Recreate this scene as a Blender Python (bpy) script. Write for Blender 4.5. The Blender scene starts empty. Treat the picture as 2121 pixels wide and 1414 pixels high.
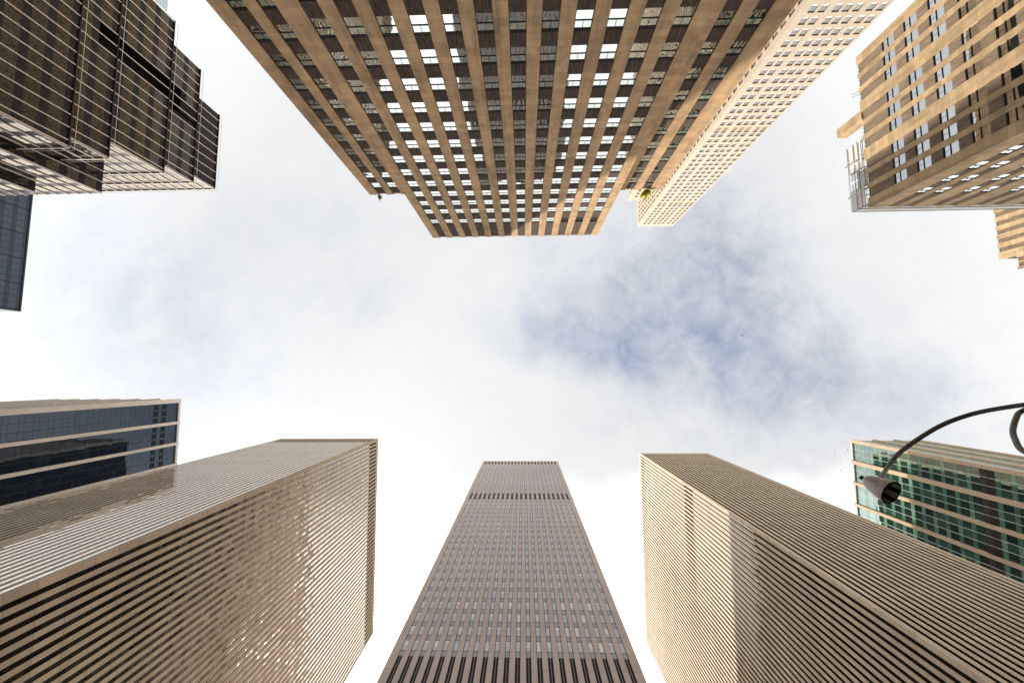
# View straight up between office towers on a city avenue. World: x = along the avenue, y = across it, z = up (metres).
import bpy, bmesh, math, random
from mathutils import Vector, Matrix
random.seed(7)
scene = bpy.context.scene
COL = scene.collection
GROUND = -1.6                      # the camera's eye is the origin, 1.6 m above the pavement

# ------------------------------------------------------------------ camera
F_PX, W_PX, H_PX = 828.0, 2121.0, 1414.0
rows = ((0.99955152, -0.00798056, -0.02886286),
        (0.00537725, 0.99600157, -0.08917374),
        (0.02945911, 0.08897855, 0.9955978))
RW = Matrix(rows)                  # camera (right, down, forward) -> world
cam_d = bpy.data.cameras.new("camera"); cam = bpy.data.objects.new("camera", cam_d); COL.objects.link(cam)
right, down, fwd = (RW @ Vector(v) for v in ((1, 0, 0), (0, 1, 0), (0, 0, 1)))
M = Matrix((right, -down, -fwd)).transposed().to_4x4()
cam.matrix_world = M
cam_d.sensor_width = 36.0; cam_d.lens = 36.0 * F_PX / W_PX
cam_d.clip_start = 0.05; cam_d.clip_end = 6000
scene.camera = cam
RT = RW.transposed()


def to_px(p):
    d = RT @ Vector(p)
    if d.z < 0.05: return None
    return (W_PX / 2 + F_PX * d.x / d.z, H_PX / 2 + F_PX * d.y / d.z)


def screen_area(vs):
    """area in the frame of a polygon (clipped to it), 0 when it faces away"""
    a, b, c = Vector(vs[0]), Vector(vs[1]), Vector(vs[2])
    if (b - a).cross(c - b).dot(a) >= 0: return 0.0
    ps = []
    for v in vs:
        q = to_px(v)
        if q is None: return 0.0
        ps.append(q)
    for ax, lim, sg in ((0, 0, 1), (0, W_PX, -1), (1, 0, 1), (1, H_PX, -1)):
        out = []
        for i in range(len(ps)):
            p, q = ps[i - 1], ps[i]
            dp, dq = (p[ax] - lim) * sg, (q[ax] - lim) * sg
            if (dp < 0) != (dq < 0):
                t = dp / (dp - dq); out.append((p[0] + t * (q[0] - p[0]), p[1] + t * (q[1] - p[1])))
            if dq >= 0: out.append(q)
        ps = out
        if len(ps) < 3: return 0.0
    return abs(sum(ps[i - 1][0] * ps[i][1] - ps[i][0] * ps[i - 1][1] for i in range(len(ps)))) / 2


# ------------------------------------------------------------------ materials
class NT:
    def __init__(s, mat):
        s.t = mat.node_tree; s.t.nodes.clear()

    def n(s, typ, ins=None, **kw):
        nd = s.t.nodes.new(typ)
        for k, v in kw.items(): setattr(nd, k, v)
        for k, v in (ins or {}).items():
            if isinstance(v, bpy.types.NodeSocket): s.t.links.new(v, nd.inputs[k])
            else: nd.inputs[k].default_value = v
        return nd

    def m(s, op, a, b=0.0, c=0.0, clamp=False):
        nd = s.n('ShaderNodeMath', {0: a, 1: b, 2: c}, operation=op); nd.use_clamp = clamp
        return nd.outputs[0]

    def mix(s, fac, a, b, mode='MIX'):
        nd = s.n('ShaderNodeMix', None, data_type='RGBA', blend_type=mode)
        for k, v in ((0, fac), (6, a), (7, b)):
            if isinstance(v, bpy.types.NodeSocket): s.t.links.new(v, nd.inputs[k])
            else: nd.inputs[k].default_value = v
        return nd.outputs[2]

    def ramp(s, fac, stops):
        nd = s.n('ShaderNodeValToRGB', {0: fac}); e = nd.color_ramp.elements
        while len(e) < len(stops): e.new(0.5)
        for el, (p, c) in zip(e, stops):
            el.position = p; el.color = c if len(c) == 4 else (*c, 1)
        return nd.outputs[0]


def new_mat(name):
    m = bpy.data.materials.new(name); m.use_nodes = True
    return m, NT(m)


def c4(c, k=1.0): return (c[0] * k, c[1] * k, c[2] * k, 1)


def wall_uv(t):
    """(x+y, z) of the world position: runs along any wall parallel to an axis"""
    g = t.n('ShaderNodeNewGeometry'); s = t.n('ShaderNodeSeparateXYZ', {0: g.outputs['Position']})
    return g, s, t.m('ADD', s.outputs[0], s.outputs[1]), s.outputs[2]


def stone(name, col, bw=1.6, bh=0.9, var=0.12, joint=0.02, stain=0.25, rough=0.75, z0=0.0, jk=0.55):
    m, t = new_mat(name)
    g, sp, u, z = wall_uv(t)
    zz = t.m('SUBTRACT', z, z0)
    vec = t.n('ShaderNodeCombineXYZ', {0: u, 1: zz, 2: 0.0}).outputs[0]
    br = t.n('ShaderNodeTexBrick', {'Vector': vec, 'Color1': c4(col, 1 + var), 'Color2': c4(col, 1 - var), 'Mortar': c4(col, jk),
                                    'Scale': 1.0, 'Mortar Size': joint, 'Mortar Smooth': 0.1, 'Bias': 0.0, 'Brick Width': bw, 'Row Height': bh})
    # weathering: vertical streaks and broad mottling
    sv = t.n('ShaderNodeCombineXYZ', {0: t.m('MULTIPLY', u, 1.1), 1: t.m('MULTIPLY', z, 0.07), 2: 3.7}).outputs[0]
    n1 = t.n('ShaderNodeTexNoise', {'Vector': sv, 'Scale': 1.0, 'Detail': 4.0, 'Roughness': 0.6})
    n2 = t.n('ShaderNodeTexNoise', {'Vector': g.outputs['Position'], 'Scale': 0.35, 'Detail': 6.0, 'Roughness': 0.65})
    n3 = t.n('ShaderNodeTexNoise', {'Vector': g.outputs['Position'], 'Scale': 6.0, 'Detail': 4.0, 'Roughness': 0.7})
    f = t.m('ADD', t.m('MULTIPLY', n1.outputs[0], 0.5), t.m('MULTIPLY', n2.outputs[0], 0.5))
    mul = t.ramp(f, [(0.3, (1 - stain,) * 3), (0.52, (1, 1, 1)), (0.72, (1 + stain * .5, 1 + stain * .42, 1 + stain * .3))])
    fine = t.ramp(n3.outputs[0], [(0.25, (0.9,) * 3), (0.75, (1.08,) * 3)])
    c = t.mix(1.0, t.mix(1.0, br.outputs[0], mul, 'MULTIPLY'), fine, 'MULTIPLY')
    bmp = t.n('ShaderNodeBump', {'Height': n3.outputs[0], 'Strength': 0.25, 'Distance': 0.02})
    b = t.n('ShaderNodeBsdfPrincipled', {'Base Color': c, 'Roughness': rough, 'Specular IOR Level': 0.12, 'Normal': bmp.outputs[0]})
    t.n('ShaderNodeOutputMaterial', {0: b.outputs[0]})
    return m


def glass(name, inner, inner2, r0=0.4, tint=(1, 1, 1), wave=0.02, wscale=0.5, tilt=0.01, rough=0.015, power=5.0, ramp=None):
    """coated window glass: dark room (or blind) behind, sky-reflecting front, every pane set a little differently"""
    m, t = new_mat(name)
    g = t.n('ShaderNodeNewGeometry')
    at = t.n('ShaderNodeAttribute', None, attribute_name='rnd')
    wn = t.n('ShaderNodeTexWhiteNoise', {'W': t.m('MULTIPLY', at.outputs['Fac'], 977.0)}, noise_dimensions='1D')
    off = t.n('ShaderNodeVectorMath', {0: wn.outputs['Color'], 1: (0.5, 0.5, 0.5)}, operation='SUBTRACT')
    off2 = t.n('ShaderNodeVectorMath', {0: off.outputs[0], 'Scale': 2 * tilt}, operation='SCALE')
    pos = t.n('ShaderNodeVectorMath', {0: g.outputs['Position'], 1: wn.outputs['Color']}, operation='ADD')
    nz = t.n('ShaderNodeTexNoise', {'Vector': pos.outputs[0], 'Scale': wscale, 'Detail': 1.5, 'Roughness': 0.4})
    bmp = t.n('ShaderNodeBump', {'Height': nz.outputs[0], 'Strength': 1.0, 'Distance': wave})
    nrm = t.n('ShaderNodeVectorMath', {0: t.n('ShaderNodeVectorMath', {0: bmp.outputs[0], 1: off2.outputs[0]}, operation='ADD').outputs[0]}, operation='NORMALIZE')
    lw = t.n('ShaderNodeLayerWeight', {0: 0.5, 'Normal': nrm.outputs[0]})
    fr = t.m('MULTIPLY_ADD', t.m('POWER', lw.outputs['Facing'], power), 1 - r0, r0)
    if ramp: fr = t.n('ShaderNodeMapRange', {0: lw.outputs['Facing'], 1: ramp[0], 2: ramp[1], 3: ramp[2], 4: ramp[3]}, interpolation_type='SMOOTHSTEP').outputs[0]
    n2 = t.n('ShaderNodeTexNoise', {'Vector': g.outputs['Position'], 'Scale': 1.3, 'Detail': 3.0})
    ic = t.mix(t.m('MULTIPLY', wn.outputs['Value'], wn.outputs['Value']), c4(inner), c4(inner2))
    ic = t.mix(1.0, ic, t.ramp(n2.outputs[0], [(0.3, (0.75,) * 3), (0.7, (1.15,) * 3)]), 'MULTIPLY')
    d = t.n('ShaderNodeBsdfDiffuse', {'Color': ic})
    gl = t.n('ShaderNodeBsdfGlossy', {'Color': c4(tint), 'Roughness': rough, 'Normal': nrm.outputs[0]})
    mx = t.n('ShaderNodeMixShader', {0: fr, 1: d.outputs[0], 2: gl.outputs[0]})
    t.n('ShaderNodeOutputMaterial', {0: mx.outputs[0]})
    return m


def plain(name, col, rough=0.6, metal=0.0, var=0.15, scale=1.5, spec=0.12):
    m, t = new_mat(name)
    g = t.n('ShaderNodeNewGeometry')
    nz = t.n('ShaderNodeTexNoise', {'Vector': g.outputs['Position'], 'Scale': scale, 'Detail': 5.0, 'Roughness': 0.6})
    c = t.mix(1.0, c4(col), t.ramp(nz.outputs[0], [(0.3, (1 - var,) * 3), (0.7, (1 + var,) * 3)]), 'MULTIPLY')
    b = t.n('ShaderNodeBsdfPrincipled', {'Base Color': c, 'Roughness': rough, 'Metallic': metal, 'Specular IOR Level': spec})
    t.n('ShaderNodeOutputMaterial', {0: b.outputs[0]})
    return m


def streaked(name, col, rough=0.7):
    """cast metal panel with run-off streaks down it"""
    m, t = new_mat(name)
    g, sp, u, z = wall_uv(t)
    v = t.n('ShaderNodeCombineXYZ', {0: t.m('MULTIPLY', u, 5.0), 1: t.m('MULTIPLY', z, 0.5), 2: 0.0}).outputs[0]
    nz = t.n('ShaderNodeTexNoise', {'Vector': v, 'Scale': 1.0, 'Detail': 5.0, 'Roughness': 0.7})
    c = t.mix(1.0, c4(col), t.ramp(nz.outputs[0], [(0.28, (0.45,) * 3), (0.5, (1, 1, 1)), (0.72, (1.9, 1.75, 1.6))]), 'MULTIPLY')
    b = t.n('ShaderNodeBsdfPrincipled', {'Base Color': c, 'Roughness': rough, 'Specular IOR Level': 0.12})
    t.n('ShaderNodeOutputMaterial', {0: b.outputs[0]})
    return m


def leaf_mat(name, col):
    m, t = new_mat(name)
    g = t.n('ShaderNodeNewGeometry')
    nz = t.n('ShaderNodeTexNoise', {'Vector': g.outputs['Position'], 'Scale': 4.0, 'Detail': 3.0})
    c = t.mix(1.0, c4(col), t.ramp(nz.outputs[0], [(0.3, (.6, .6, .6)), (0.7, (1.25, 1.2, 1.0))]), 'MULTIPLY')
    mx = t.n('ShaderNodeMixShader', {0: .5, 1: t.n('ShaderNodeBsdfDiffuse', {'Color': c}).outputs[0], 2: t.n('ShaderNodeBsdfTranslucent', {'Color': c}).outputs[0]})
    t.n('ShaderNodeOutputMaterial', {0: mx.outputs[0]})
    return m


MT = {
    'tan': stone('tan_limestone', (.52, .35, .20), 2.3, .78, .13, .014, .50, jk=.68),
    'sand': stone('sand_limestone', (.58, .42, .25), 2.4, .8, .14, .014, .46, jk=.68),
    'cream': stone('cream_limestone', (.47, .395, .305), 2.0, 1.2, .05, .01, .12),
    'rib_w': stone('beige_rib_stone', (.47, .37, .265), 50, 3.6, .07, .04, .28, z0=.4),
    'rib_e': stone('buff_rib_stone', (.64, .52, .375), 50, 3.75, .07, .035, .26, z0=.3),
    'granite': stone('pink_granite', (.55, .44, .385), 50, 3.745, .07, .03, .12, rough=.5, z0=65.21 - 3.745 * 20),
    'strip': stone('pale_strip_stone', (.74, .65, .55), 1.1, 1.84, .05, .02, .12),
    'strip_g': stone('peach_strip_stone', (.66, .49, .34), 1.1, 1.95, .05, .02, .12),
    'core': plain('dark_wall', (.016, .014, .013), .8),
    'core_r': plain('brown_wall', (.05, .042, .036), .7),
    'black': plain('black_louvre', (.009, .008, .008), .6),
    'frame': plain('black_frame', (.012, .012, .012), .4),
    'frame_l': plain('light_mullion', (.62, .62, .6), .4),
    'fin': plain('beige_metal_fin', (.76, .67, .58), .45, .0, .08),
    'plum': plain('plum_spandrel', (.026, .021, .023), .4, 0, .25),
    'bluegrey': plain('slate_panel', (.035, .045, .06), .3, 0, .15, 1.5, .3),
    'flute': streaked('fluted_bronze', (.095, .072, .057)),
    'flute_e': streaked('fluted_aluminium', (.25, .19, .135)),
    'brown': plain('brown_louvre', (.07, .055, .048), .6),
    'white': plain('white_panel', (.86, .84, .80), .5, 0, .06),
    'rust': plain('rusty_pipe', (.16, .09, .06), .7),
    'roof': plain('grey_roof', (.2, .19, .18), .9),
    'leaf': leaf_mat('bright_leaf', (.62, .62, .06)),
    'leaf2': leaf_mat('green_leaf', (.26, .38, .09)),
    'stem': plain('brown_stem', (.08, .06, .04), .8),
    'lamp': plain('grey_lamp_paint', (.66, .61, .575), .45, .25, .3, 9, .5),
    'arm': plain('dark_lamp_paint', (.19, .18, .175), .5, 0, .3, 6, .5),
    'refl': plain('lamp_reflector', (.75, .66, .55), .4, 0),
    'bird': plain('bird_feather', (.03, .03, .035), .8),
    'asphalt': plain('asphalt', (.05, .05, .052), .9, 0, .25, 2),
    'paving': stone('paving_slabs', (.33, .31, .29), 1.5, 1.5, .08),
    'paint': plain('road_paint', (.75, .74, .7), .7),
    # glass
    'g_tan': glass('office_glass', (.015, .022, .019), (.03, .045, .036), .44, (.97, 1, .99), .010, .7, .016),
    'g_blind': glass('blind_behind_glass', (.15, .19, .15), (.34, .38, .29), .36, (.96, 1, .97), .010, .7, .016),
    'g_rib_w': glass('bronze_glass', (.006, .005, .004), (.03, .024, .018), .035, (1, .93, .82), .085, .4, .018, rough=.03, ramp=(.36, .70, .02, .78)),
    'g_spw': glass('bronze_spandrel_glass', (.008, .007, .006), (.02, .016, .013), .035, (1, .92, .80), .085, .4, .018, rough=.03, ramp=(.36, .70, .02, .74)),
    'g_rib_a': glass('avenue_glass', (.006, .005, .004), (.03, .024, .018), .035, (1, .95, .88), .012, .4, .006, rough=.02, ramp=(.36, .70, .02, .80)),
    'g_rib_e': glass('dark_bronze_glass', (.010, .009, .008), (.03, .026, .02), .03, (1, .94, .85), .014, .45, .006, ramp=(.47, .68, .02, .52)),
    'g_gran': glass('grey_glass', (.05, .055, .06), (.10, .105, .11), .33, (.97, .98, 1), .008, .5, .006),
    'g_grsp': glass('grey_spandrel_glass', (.12, .125, .13), (.17, .175, .18), .17, (.97, .98, 1), .004, .5, .004),
    'g_grbl': glass('pale_blind_glass', (.42, .40, .37), (.62, .58, .52), .25, (1, 1, 1), .004, .5, .004),
    'g_navy': glass('navy_glass', (.012, .018, .03), (.025, .032, .045), .09, (.72, .85, 1), .006, .4, .004),
    'g_green': glass('green_glass', (.010, .03, .022), (.06, .16, .11), .42, (.87, 1, .94), .008, .4, .006),
    'g_grsp2': glass('green_spandrel_glass', (.09, .22, .15), (.24, .44, .29), .26, (.87, 1, .94), .006, .4, .005),
    'g_bronze': glass('smoked_glass', (.004, .0035, .003), (.03, .024, .017), .05, (1, .88, .72), .02, .7, .014, power=3.5),
    'g_cream': glass('hotel_glass', (.045, .034, .026), (.10, .078, .056), .16, (.95, .98, 1), .006, .5, .006),
    'g_sky': glass('sky_glass', (.06, .08, .10), (.12, .14, .17), .55, (.9, .97, 1), .004, .5, .004),
    'g_e': glass('clear_office_glass', (.03, .035, .035), (.12, .13, .12), .55, (.95, .98, 1), .006, .5, .006),
}


# ------------------------------------------------------------------ building kit
class Thing:
    """one top-level thing: an Empty with its parts; pieces gathered under part names, the largest in view become objects"""
    LIMIT = 100

    def __init__(s, name, label, cat, loc, group=None):
        s.root = bpy.data.objects.new(name, None); COL.objects.link(s.root)
        s.root.location = loc; s.root.empty_display_size = 2
        s.root['label'] = label; s.root['category'] = cat
        if group: s.root['group'] = group
        s.loc = Vector(loc); s.parts = {}; s.order = []; s.single = set(); s.labels = {}

    def piece(s, part, vs, fs, mats, mi=None, rnd=None):
        """mats: material keys; mi: per-face index into them"""
        if part not in s.parts: s.parts[part] = []; s.order.append(part)
        s.parts[part].append((vs, fs, mats, mi or [0] * len(fs), random.random() if rnd is None else rnd))

    def whole(s, part): s.single.add(part)          # this part is one mesh however many pieces it has

    def build(s):
        for part in s.order:
            ps = s.parts[part]
            if part in s.single or len(ps) == 1:
                mesh_obj(part, ps, s.root, s.loc); continue
            if len(ps) > s.LIMIT:
                area = []
                for p in ps: area.append(sum(screen_area([p[0][i] for i in f]) for f in p[1]))
                o = sorted(range(len(ps)), key=lambda i: -area[i])
                top, rest = [ps[i] for i in o[:s.LIMIT]], [ps[i] for i in o[s.LIMIT:]]
            else: top, rest = ps, []
            for p in top: mesh_obj(part, [p], s.root, s.loc)
            if rest:
                ob = mesh_obj(part, rest, s.root, s.loc); ob['kind'] = 'stuff'
        return s.root


def mesh_obj(name, pieces, parent, loc, smooth=False):
    vs, fs, ms, rn, mats = [], [], [], [], []
    for v, f, mk, mi, r in pieces:
        b = len(vs); vs += [Vector(q) - loc for q in v]
        for k in mk:
            if k not in mats: mats.append(k)
        idx = [mats.index(k) for k in mk]
        for face, i in zip(f, mi):
            fs.append([b + j for j in face]); ms.append(idx[i]); rn.append(r)
    me = bpy.data.meshes.new(name); me.from_pydata(vs, [], fs)
    for k in mats: me.materials.append(MT[k])
    me.polygons.foreach_set('material_index', ms)
    if smooth: me.polygons.foreach_set('use_smooth', [True] * len(fs))
    at = me.attributes.new('rnd', 'FLOAT', 'FACE'); at.data.foreach_set('value', rn)
    o = bpy.data.objects.new(name, me); COL.objects.link(o)
    if parent: o.parent = parent
    else: o.location = loc
    return o


def box_v(x0, x1, y0, y1, z0, z1):
    v = [(x0, y0, z0), (x1, y0, z0), (x1, y1, z0), (x0, y1, z0), (x0, y0, z1), (x1, y0, z1), (x1, y1, z1), (x0, y1, z1)]
    f = [(0, 3, 2, 1), (4, 5, 6, 7), (0, 1, 5, 4), (1, 2, 6, 5), (2, 3, 7, 6), (3, 0, 4, 7)]
    return v, f


def abox(th, part, x0, x1, y0, y1, z0, z1, mat, rnd=None):
    v, f = box_v(min(x0, x1), max(x0, x1), min(y0, y1), max(y0, y1), min(z0, z1), max(z0, z1))
    th.piece(part, v, f, [mat], None, rnd)


class Face:
    """a wall plane: s runs along it, d out of it, z up"""

    def __init__(s, p0, n):
        s.p = Vector((p0[0], p0[1], 0)); s.n = Vector((n[0], n[1], 0)); s.u = Vector((-n[1], n[0], 0))

    def at(s, a, d, z):
        q = s.p + s.u * a + s.n * d
        return (q.x, q.y, z)

    def quad(s, a0, a1, z0, z1, d):
        return [s.at(a0, d, z0), s.at(a1, d, z0), s.at(a1, d, z1), s.at(a0, d, z1)]

    def box(s, a0, a1, d0, d1, z0, z1, back=False):
        v = [s.at(a0, d0, z0), s.at(a1, d0, z0), s.at(a1, d1, z0), s.at(a0, d1, z0),
             s.at(a0, d0, z1), s.at(a1, d0, z1), s.at(a1, d1, z1), s.at(a0, d1, z1)]
        f = [(3, 2, 1, 0), (4, 5, 6, 7), (1, 2, 6, 5), (2, 3, 7, 6), (3, 0, 4, 7)]
        f = [(0, 1, 2, 3), (7, 6, 5, 4), (5, 6, 2, 1), (6, 7, 3, 2), (7, 4, 0, 3)]
        return v, [tuple(reversed(q)) if False else q for q in f]


def orient(v, f, centre):
    """make the faces of a convex piece look away from its centre"""
    out = []
    for q in f:
        a, b, c = Vector(v[q[0]]), Vector(v[q[1]]), Vector(v[q[2]])
        nr = (b - a).cross(c - a)
        mid = sum((Vector(v[i]) for i in q), Vector()) / len(q)
        out.append(tuple(q) if nr.dot(mid - centre) > 0 else tuple(reversed(q)))
    return out


def fbox(th, part, F, a0, a1, d0, d1, z0, z1, mat, rnd=None):
    v, f = F.box(a0, a1, d0, d1, z0, z1)
    c = sum((Vector(q) for q in v), Vector()) / 8
    th.piece(part, v, orient(v, f, c), [mat], None, rnd)


def multi(th, part, items, rnd=None):
    """items: (vs, fs, mat) joined into one piece"""
    V, FF, mats, mi = [], [], [], []
    for v, f, m in items:
        b = len(V); V += v
        if m not in mats: mats.append(m)
        for q in f: FF.append(tuple(b + j for j in q)); mi.append(mats.index(m))
    th.piece(part, V, FF, mats, mi, rnd)


def q_item(F, a0, a1, z0, z1, d, m): return (F.quad(a0, a1, z0, z1, d), [(0, 1, 2, 3)], m)


def b_item(F, a0, a1, d0, d1, z0, z1, m):
    v, f = F.box(a0, a1, d0, d1, z0, z1); c = sum((Vector(q) for q in v), Vector()) / 8
    return (v, orient(v, f, c), m)


def box_building(th, x0, x1, y0, y1, z1, inset, core='core', part='wall'):
    """solid body set back behind the facade layers by inset"""
    abox(th, part, x0 + inset, x1 - inset, y0 + inset, y1 - inset, GROUND, z1 - .02, core)


def four_faces(x0, x1, y0, y1, inset):
    """planes of the body, by the name of the side they look to: s goes 0..length"""
    i = inset
    return {'+x': (Face((x1 - i, y0 + i), (1, 0)), y1 - y0 - 2 * i), '-x': (Face((x0 + i, y1 - i), (-1, 0)), y1 - y0 - 2 * i),
            '+y': (Face((x1 - i, y1 - i), (0, 1)), x1 - x0 - 2 * i), '-y': (Face((x0 + i, y0 + i), (0, -1)), x1 - x0 - 2 * i)}


def corners(th, part, x0, x1, y0, y1, cw, z1, mat):
    for cx, sx in ((x0, 1), (x1, -1)):
        for cy, sy in ((y0, 1), (y1, -1)):
            abox(th, part, cx, cx + sx * cw, cy, cy + sy * cw, GROUND, z1, mat)


# ------------------------------------------------------------------ 1. ribbed stone towers
def ribbed(th, x0, x1, y0, y1, H, dep, bay, pw, pitch, win_h, mech, cw, stone_m, gl, sp, sides, top=2.0, low=0.0, cheek=.05, av_gl=None):
    # sides: {face: how deep the glass lies behind the rib fronts}
    box_building(th, x0, x1, y0, y1, H, dep)
    corners(th, 'corner_pier', x0, x1, y0, y1, cw, H, stone_m)
    F4 = four_faces(x0, x1, y0, y1, dep)
    for side, sd in sides.items():
        F, L = F4[side]; o = dep - sd
        gl_, sp_ = (av_gl, av_gl) if av_gl and side == '-y' else (gl, sp)
        a0, a1 = cw - dep, L - cw + dep
        n = max(1, round((a1 - a0 - (bay - pw)) / bay)); b = (a1 - a0 + pw) / (n + 1)
        gw = b - pw
        fbox(th, 'parapet', F, a0, a1, 0, dep - .01, H - top, H, stone_m)
        for k in range(n + 1):
            g0 = a0 + k * b
            if k < n:
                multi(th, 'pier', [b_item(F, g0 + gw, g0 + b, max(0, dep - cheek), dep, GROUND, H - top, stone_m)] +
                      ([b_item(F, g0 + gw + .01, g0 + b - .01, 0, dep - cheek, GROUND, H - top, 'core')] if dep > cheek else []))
            # dark louvres at the plant floors, glass between
            segs, zt = [], H - top
            for m0, m1 in sorted(mech, reverse=True):
                if m1 < zt - .3: segs.append((m1, zt, 0))
                segs.append((m0, min(m1, zt), 1)); zt = m0
            segs.append((low, zt, 0))
            for s0, s1, kind in segs:
                if kind:
                    multi(th, 'louvre', [q_item(F, g0 + .002, g0 + gw - .002, s0, s1, .006, 'black'),
                                         b_item(F, g0 + gw * .44, g0 + gw * .56, .006, .03, s0, s1, 'core_r')])
                    continue
                zc = s1
                while zc > s0 + .05:
                    zs = max(s0, zc - (pitch - win_h)); zw = max(s0, zc - pitch)
                    th.piece('spandrel', F.quad(g0 + .03, g0 + gw - .03, zs + .05, zc, .012 + o), [(0, 1, 2, 3)], [sp_])
                    if zs - zw > .2:
                        multi(th, 'window', [q_item(F, g0 + .03, g0 + gw - .03, zw + .05, zs, .01 + o, gl_)])
                    zc = zw
    return F4


th = Thing('ribbed_office_tower', 'brown ribbed stone office tower with the sun glinting in its windows', 'office tower', (-87, 68, GROUND))
ribbed(th, -109.2, -65.3, 26.9, 108.7, 180, .13, 1.57, .82, 3.6, 2.2, [(170.4, 178)], 1.1, 'rib_w', 'g_rib_w', 'g_spw', {'+x': .12, '-y': .035}, av_gl='g_rib_a')
th.build()

th = Thing('ribbed_office_tower', 'tall cream ribbed stone office tower standing between the pink tower and the green glass block', 'office tower', (82, 91, GROUND))
ribbed(th, 63.9, 101.3, 42.3, 140.2, 229, .45, 1.62, .86, 3.75, 2.3, [(221.6, 227), (159.3, 167.3)], 1.0, 'rib_e', 'g_rib_e', 'g_rib_e', {'-x': .29, '-y': .44}, cheek=.09)
th.build()


# ------------------------------------------------------------------ 2. pink granite tower
th = Thing('granite_office_tower', 'slim pinkish granite tower with dark louvre bands, centre of the lower row', 'office tower', (-2, 95, GROUND))
x0, x1, y0, y1, H, dep = -20.7, 16.6, 41.9, 147.5, 205.5, .17
box_building(th, x0, x1, y0, y1, H, dep)
corners(th, 'corner_pier', x0, x1, y0, y1, 1.25, H, 'granite')
for side in ('-y', '-x', '+x'):
    F, L = four_faces(x0, x1, y0, y1, dep)[side]
    a0, a1 = 1.25 - dep, L - 1.25 + dep
    pw = .86; n = 21 if side == '-y' else round((a1 - a0) / 1.6) - 1
    b = (a1 - a0 + pw) / (n + 1); gw = b - pw
    fbox(th, 'parapet', F, a0, a1, 0, dep - .01, H - 1.2, H, 'granite')
    for k in range(n + 1):
        g0 = a0 + k * b
        if k < n: fbox(th, 'pier', F, g0 + gw, g0 + b, 0, dep, GROUND, H - 1.2, 'granite')
        for m0, m1 in ((199.6, 204.3), (143.75, 149.75), (48, 64.2)):
            multi(th, 'louvre', [q_item(F, g0 + .002, g0 + gw - .002, m0, m1, .012, 'black'),
                                 b_item(F, g0 + gw * .40, g0 + gw * .60, .012, .06, m0, m1, 'frame_l' if False else 'roof')])
        for s0, s1 in ((64.2, 143.75), (149.75, 199.6), (5, 48)):
            j = math.floor((s0 - 65.21) / 3.745) - 1
            zj = 65.21 + 3.745 * j
            while zj < s1:
                sa, sb, wb = max(s0, zj - 1.0), min(s1, zj + .34), min(s1, zj + 2.74)
                if sb - sa > .15: th.piece('spandrel', F.quad(g0 + .08, g0 + gw - .08, sa + .06, sb - .06, .03), [(0, 1, 2, 3)], ['g_grsp'])
                wa = max(s0, sb)
                if wb - wa > .3:
                    h = wb - wa; r = random.random(); blind = 0
                    if side == '-y':
                        blind = random.choice((0, 0, .18, .3, .5, .62, 1.0)) if zj < 78 and random.random() < .85 else random.choice((0, 0, 0, 0, 0, 0, .12, .12, .3))
                    it = []
                    zb = wb - .05 - blind * (h - .1)
                    if blind < 1: it.append(q_item(F, g0 + .08, g0 + gw - .08, wa + .05, zb, .03, 'g_gran'))
                    if blind > 0: it.append(q_item(F, g0 + .08, g0 + gw - .08, zb, wb - .05, .03, 'g_grbl'))
                    multi(th, 'window', it)
                zj += 3.745
th.build()


# ------------------------------------------------------------------ 3. tan limestone block with setback wings
def fluted(th, F, a0, a1, z0, z1, d, mat, n=7, tips=0.0, part='spandrel', ridge=.07):
    """panel of upright ridges; tips > 0 lets every other ridge rise to a point above the top"""
    v, f = [], []
    w = (a1 - a0) / n
    for k in range(n):
        a = a0 + k * w
        pts = ((a, d), (a + w * .3, d + ridge), (a + w * .7, d + ridge), (a + w, d))
        b = len(v)
        tp = tips * (.2, 1, .35)[k % 3]
        for i, (aa, dd) in enumerate(pts): v += [F.at(aa, dd, z0), F.at(aa, dd, z1 + (tp if i in (1, 2) else -tips * .25))]
        for i in range(3): f.append((b + 2 * i, b + 2 * i + 2, b + 2 * i + 3, b + 2 * i + 1))
    th.piece(part, v, f, [mat])


def sash_window(th, F, a0, a1, z0, z1, d, plain_dark=False, gl='g_tan', bl='g_blind', blind=None):
    if plain_dark:
        multi(th, 'window', [q_item(F, a0, a1, z0, z1, d, 'black'), b_item(F, a0, a1, d, d + .06, z1 - .12, z1, 'frame')]); return
    zm = z0 + (z1 - z0) * .5; am = (a0 + a1) / 2
    bl_h = random.choice((.55, .7, .8, 1.0)) if blind is None else blind
    it = [b_item(F, a0, a0 + .05, d, d + .05, z0, z1, 'frame'), b_item(F, a1 - .05, a1, d, d + .05, z0, z1, 'frame'),
          b_item(F, a0, a1, d - .002, d + .07, z1 - .22, z1, 'frame'), b_item(F, a0 + .05, a1 - .05, d, d + .05, zm - .06, zm + .06, 'frame'),
          b_item(F, am - .02, am + .02, d, d + .04, zm + .06, z1 - .22, 'frame'),
          b_item(F, a0 + .05, a1 - .05, d, d + .05, z0, z0 + .05, 'frame'),
          q_item(F, a0 + .05, am - .02, zm + .06, z1 - .22, d + .02, bl if bl_h > .5 else gl),
          q_item(F, am + .02, a1 - .05, zm + .06, z1 - .22, d + .02, bl if bl_h > .5 else gl)]
    zb = zm - .06 - (zm - z0 - .11) * max(0, (bl_h - .5)) * random.choice((0, 0, 0, 0, .3))
    if zm - .06 - zb > .02: it.append(q_item(F, a0 + .05, a1 - .05, zb, zm - .06, d + .02, bl))
    it.append(q_item(F, a0 + .05, a1 - .05, z0 + .05, zb, d + .02, gl))
    multi(th, 'window', it)


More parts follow.
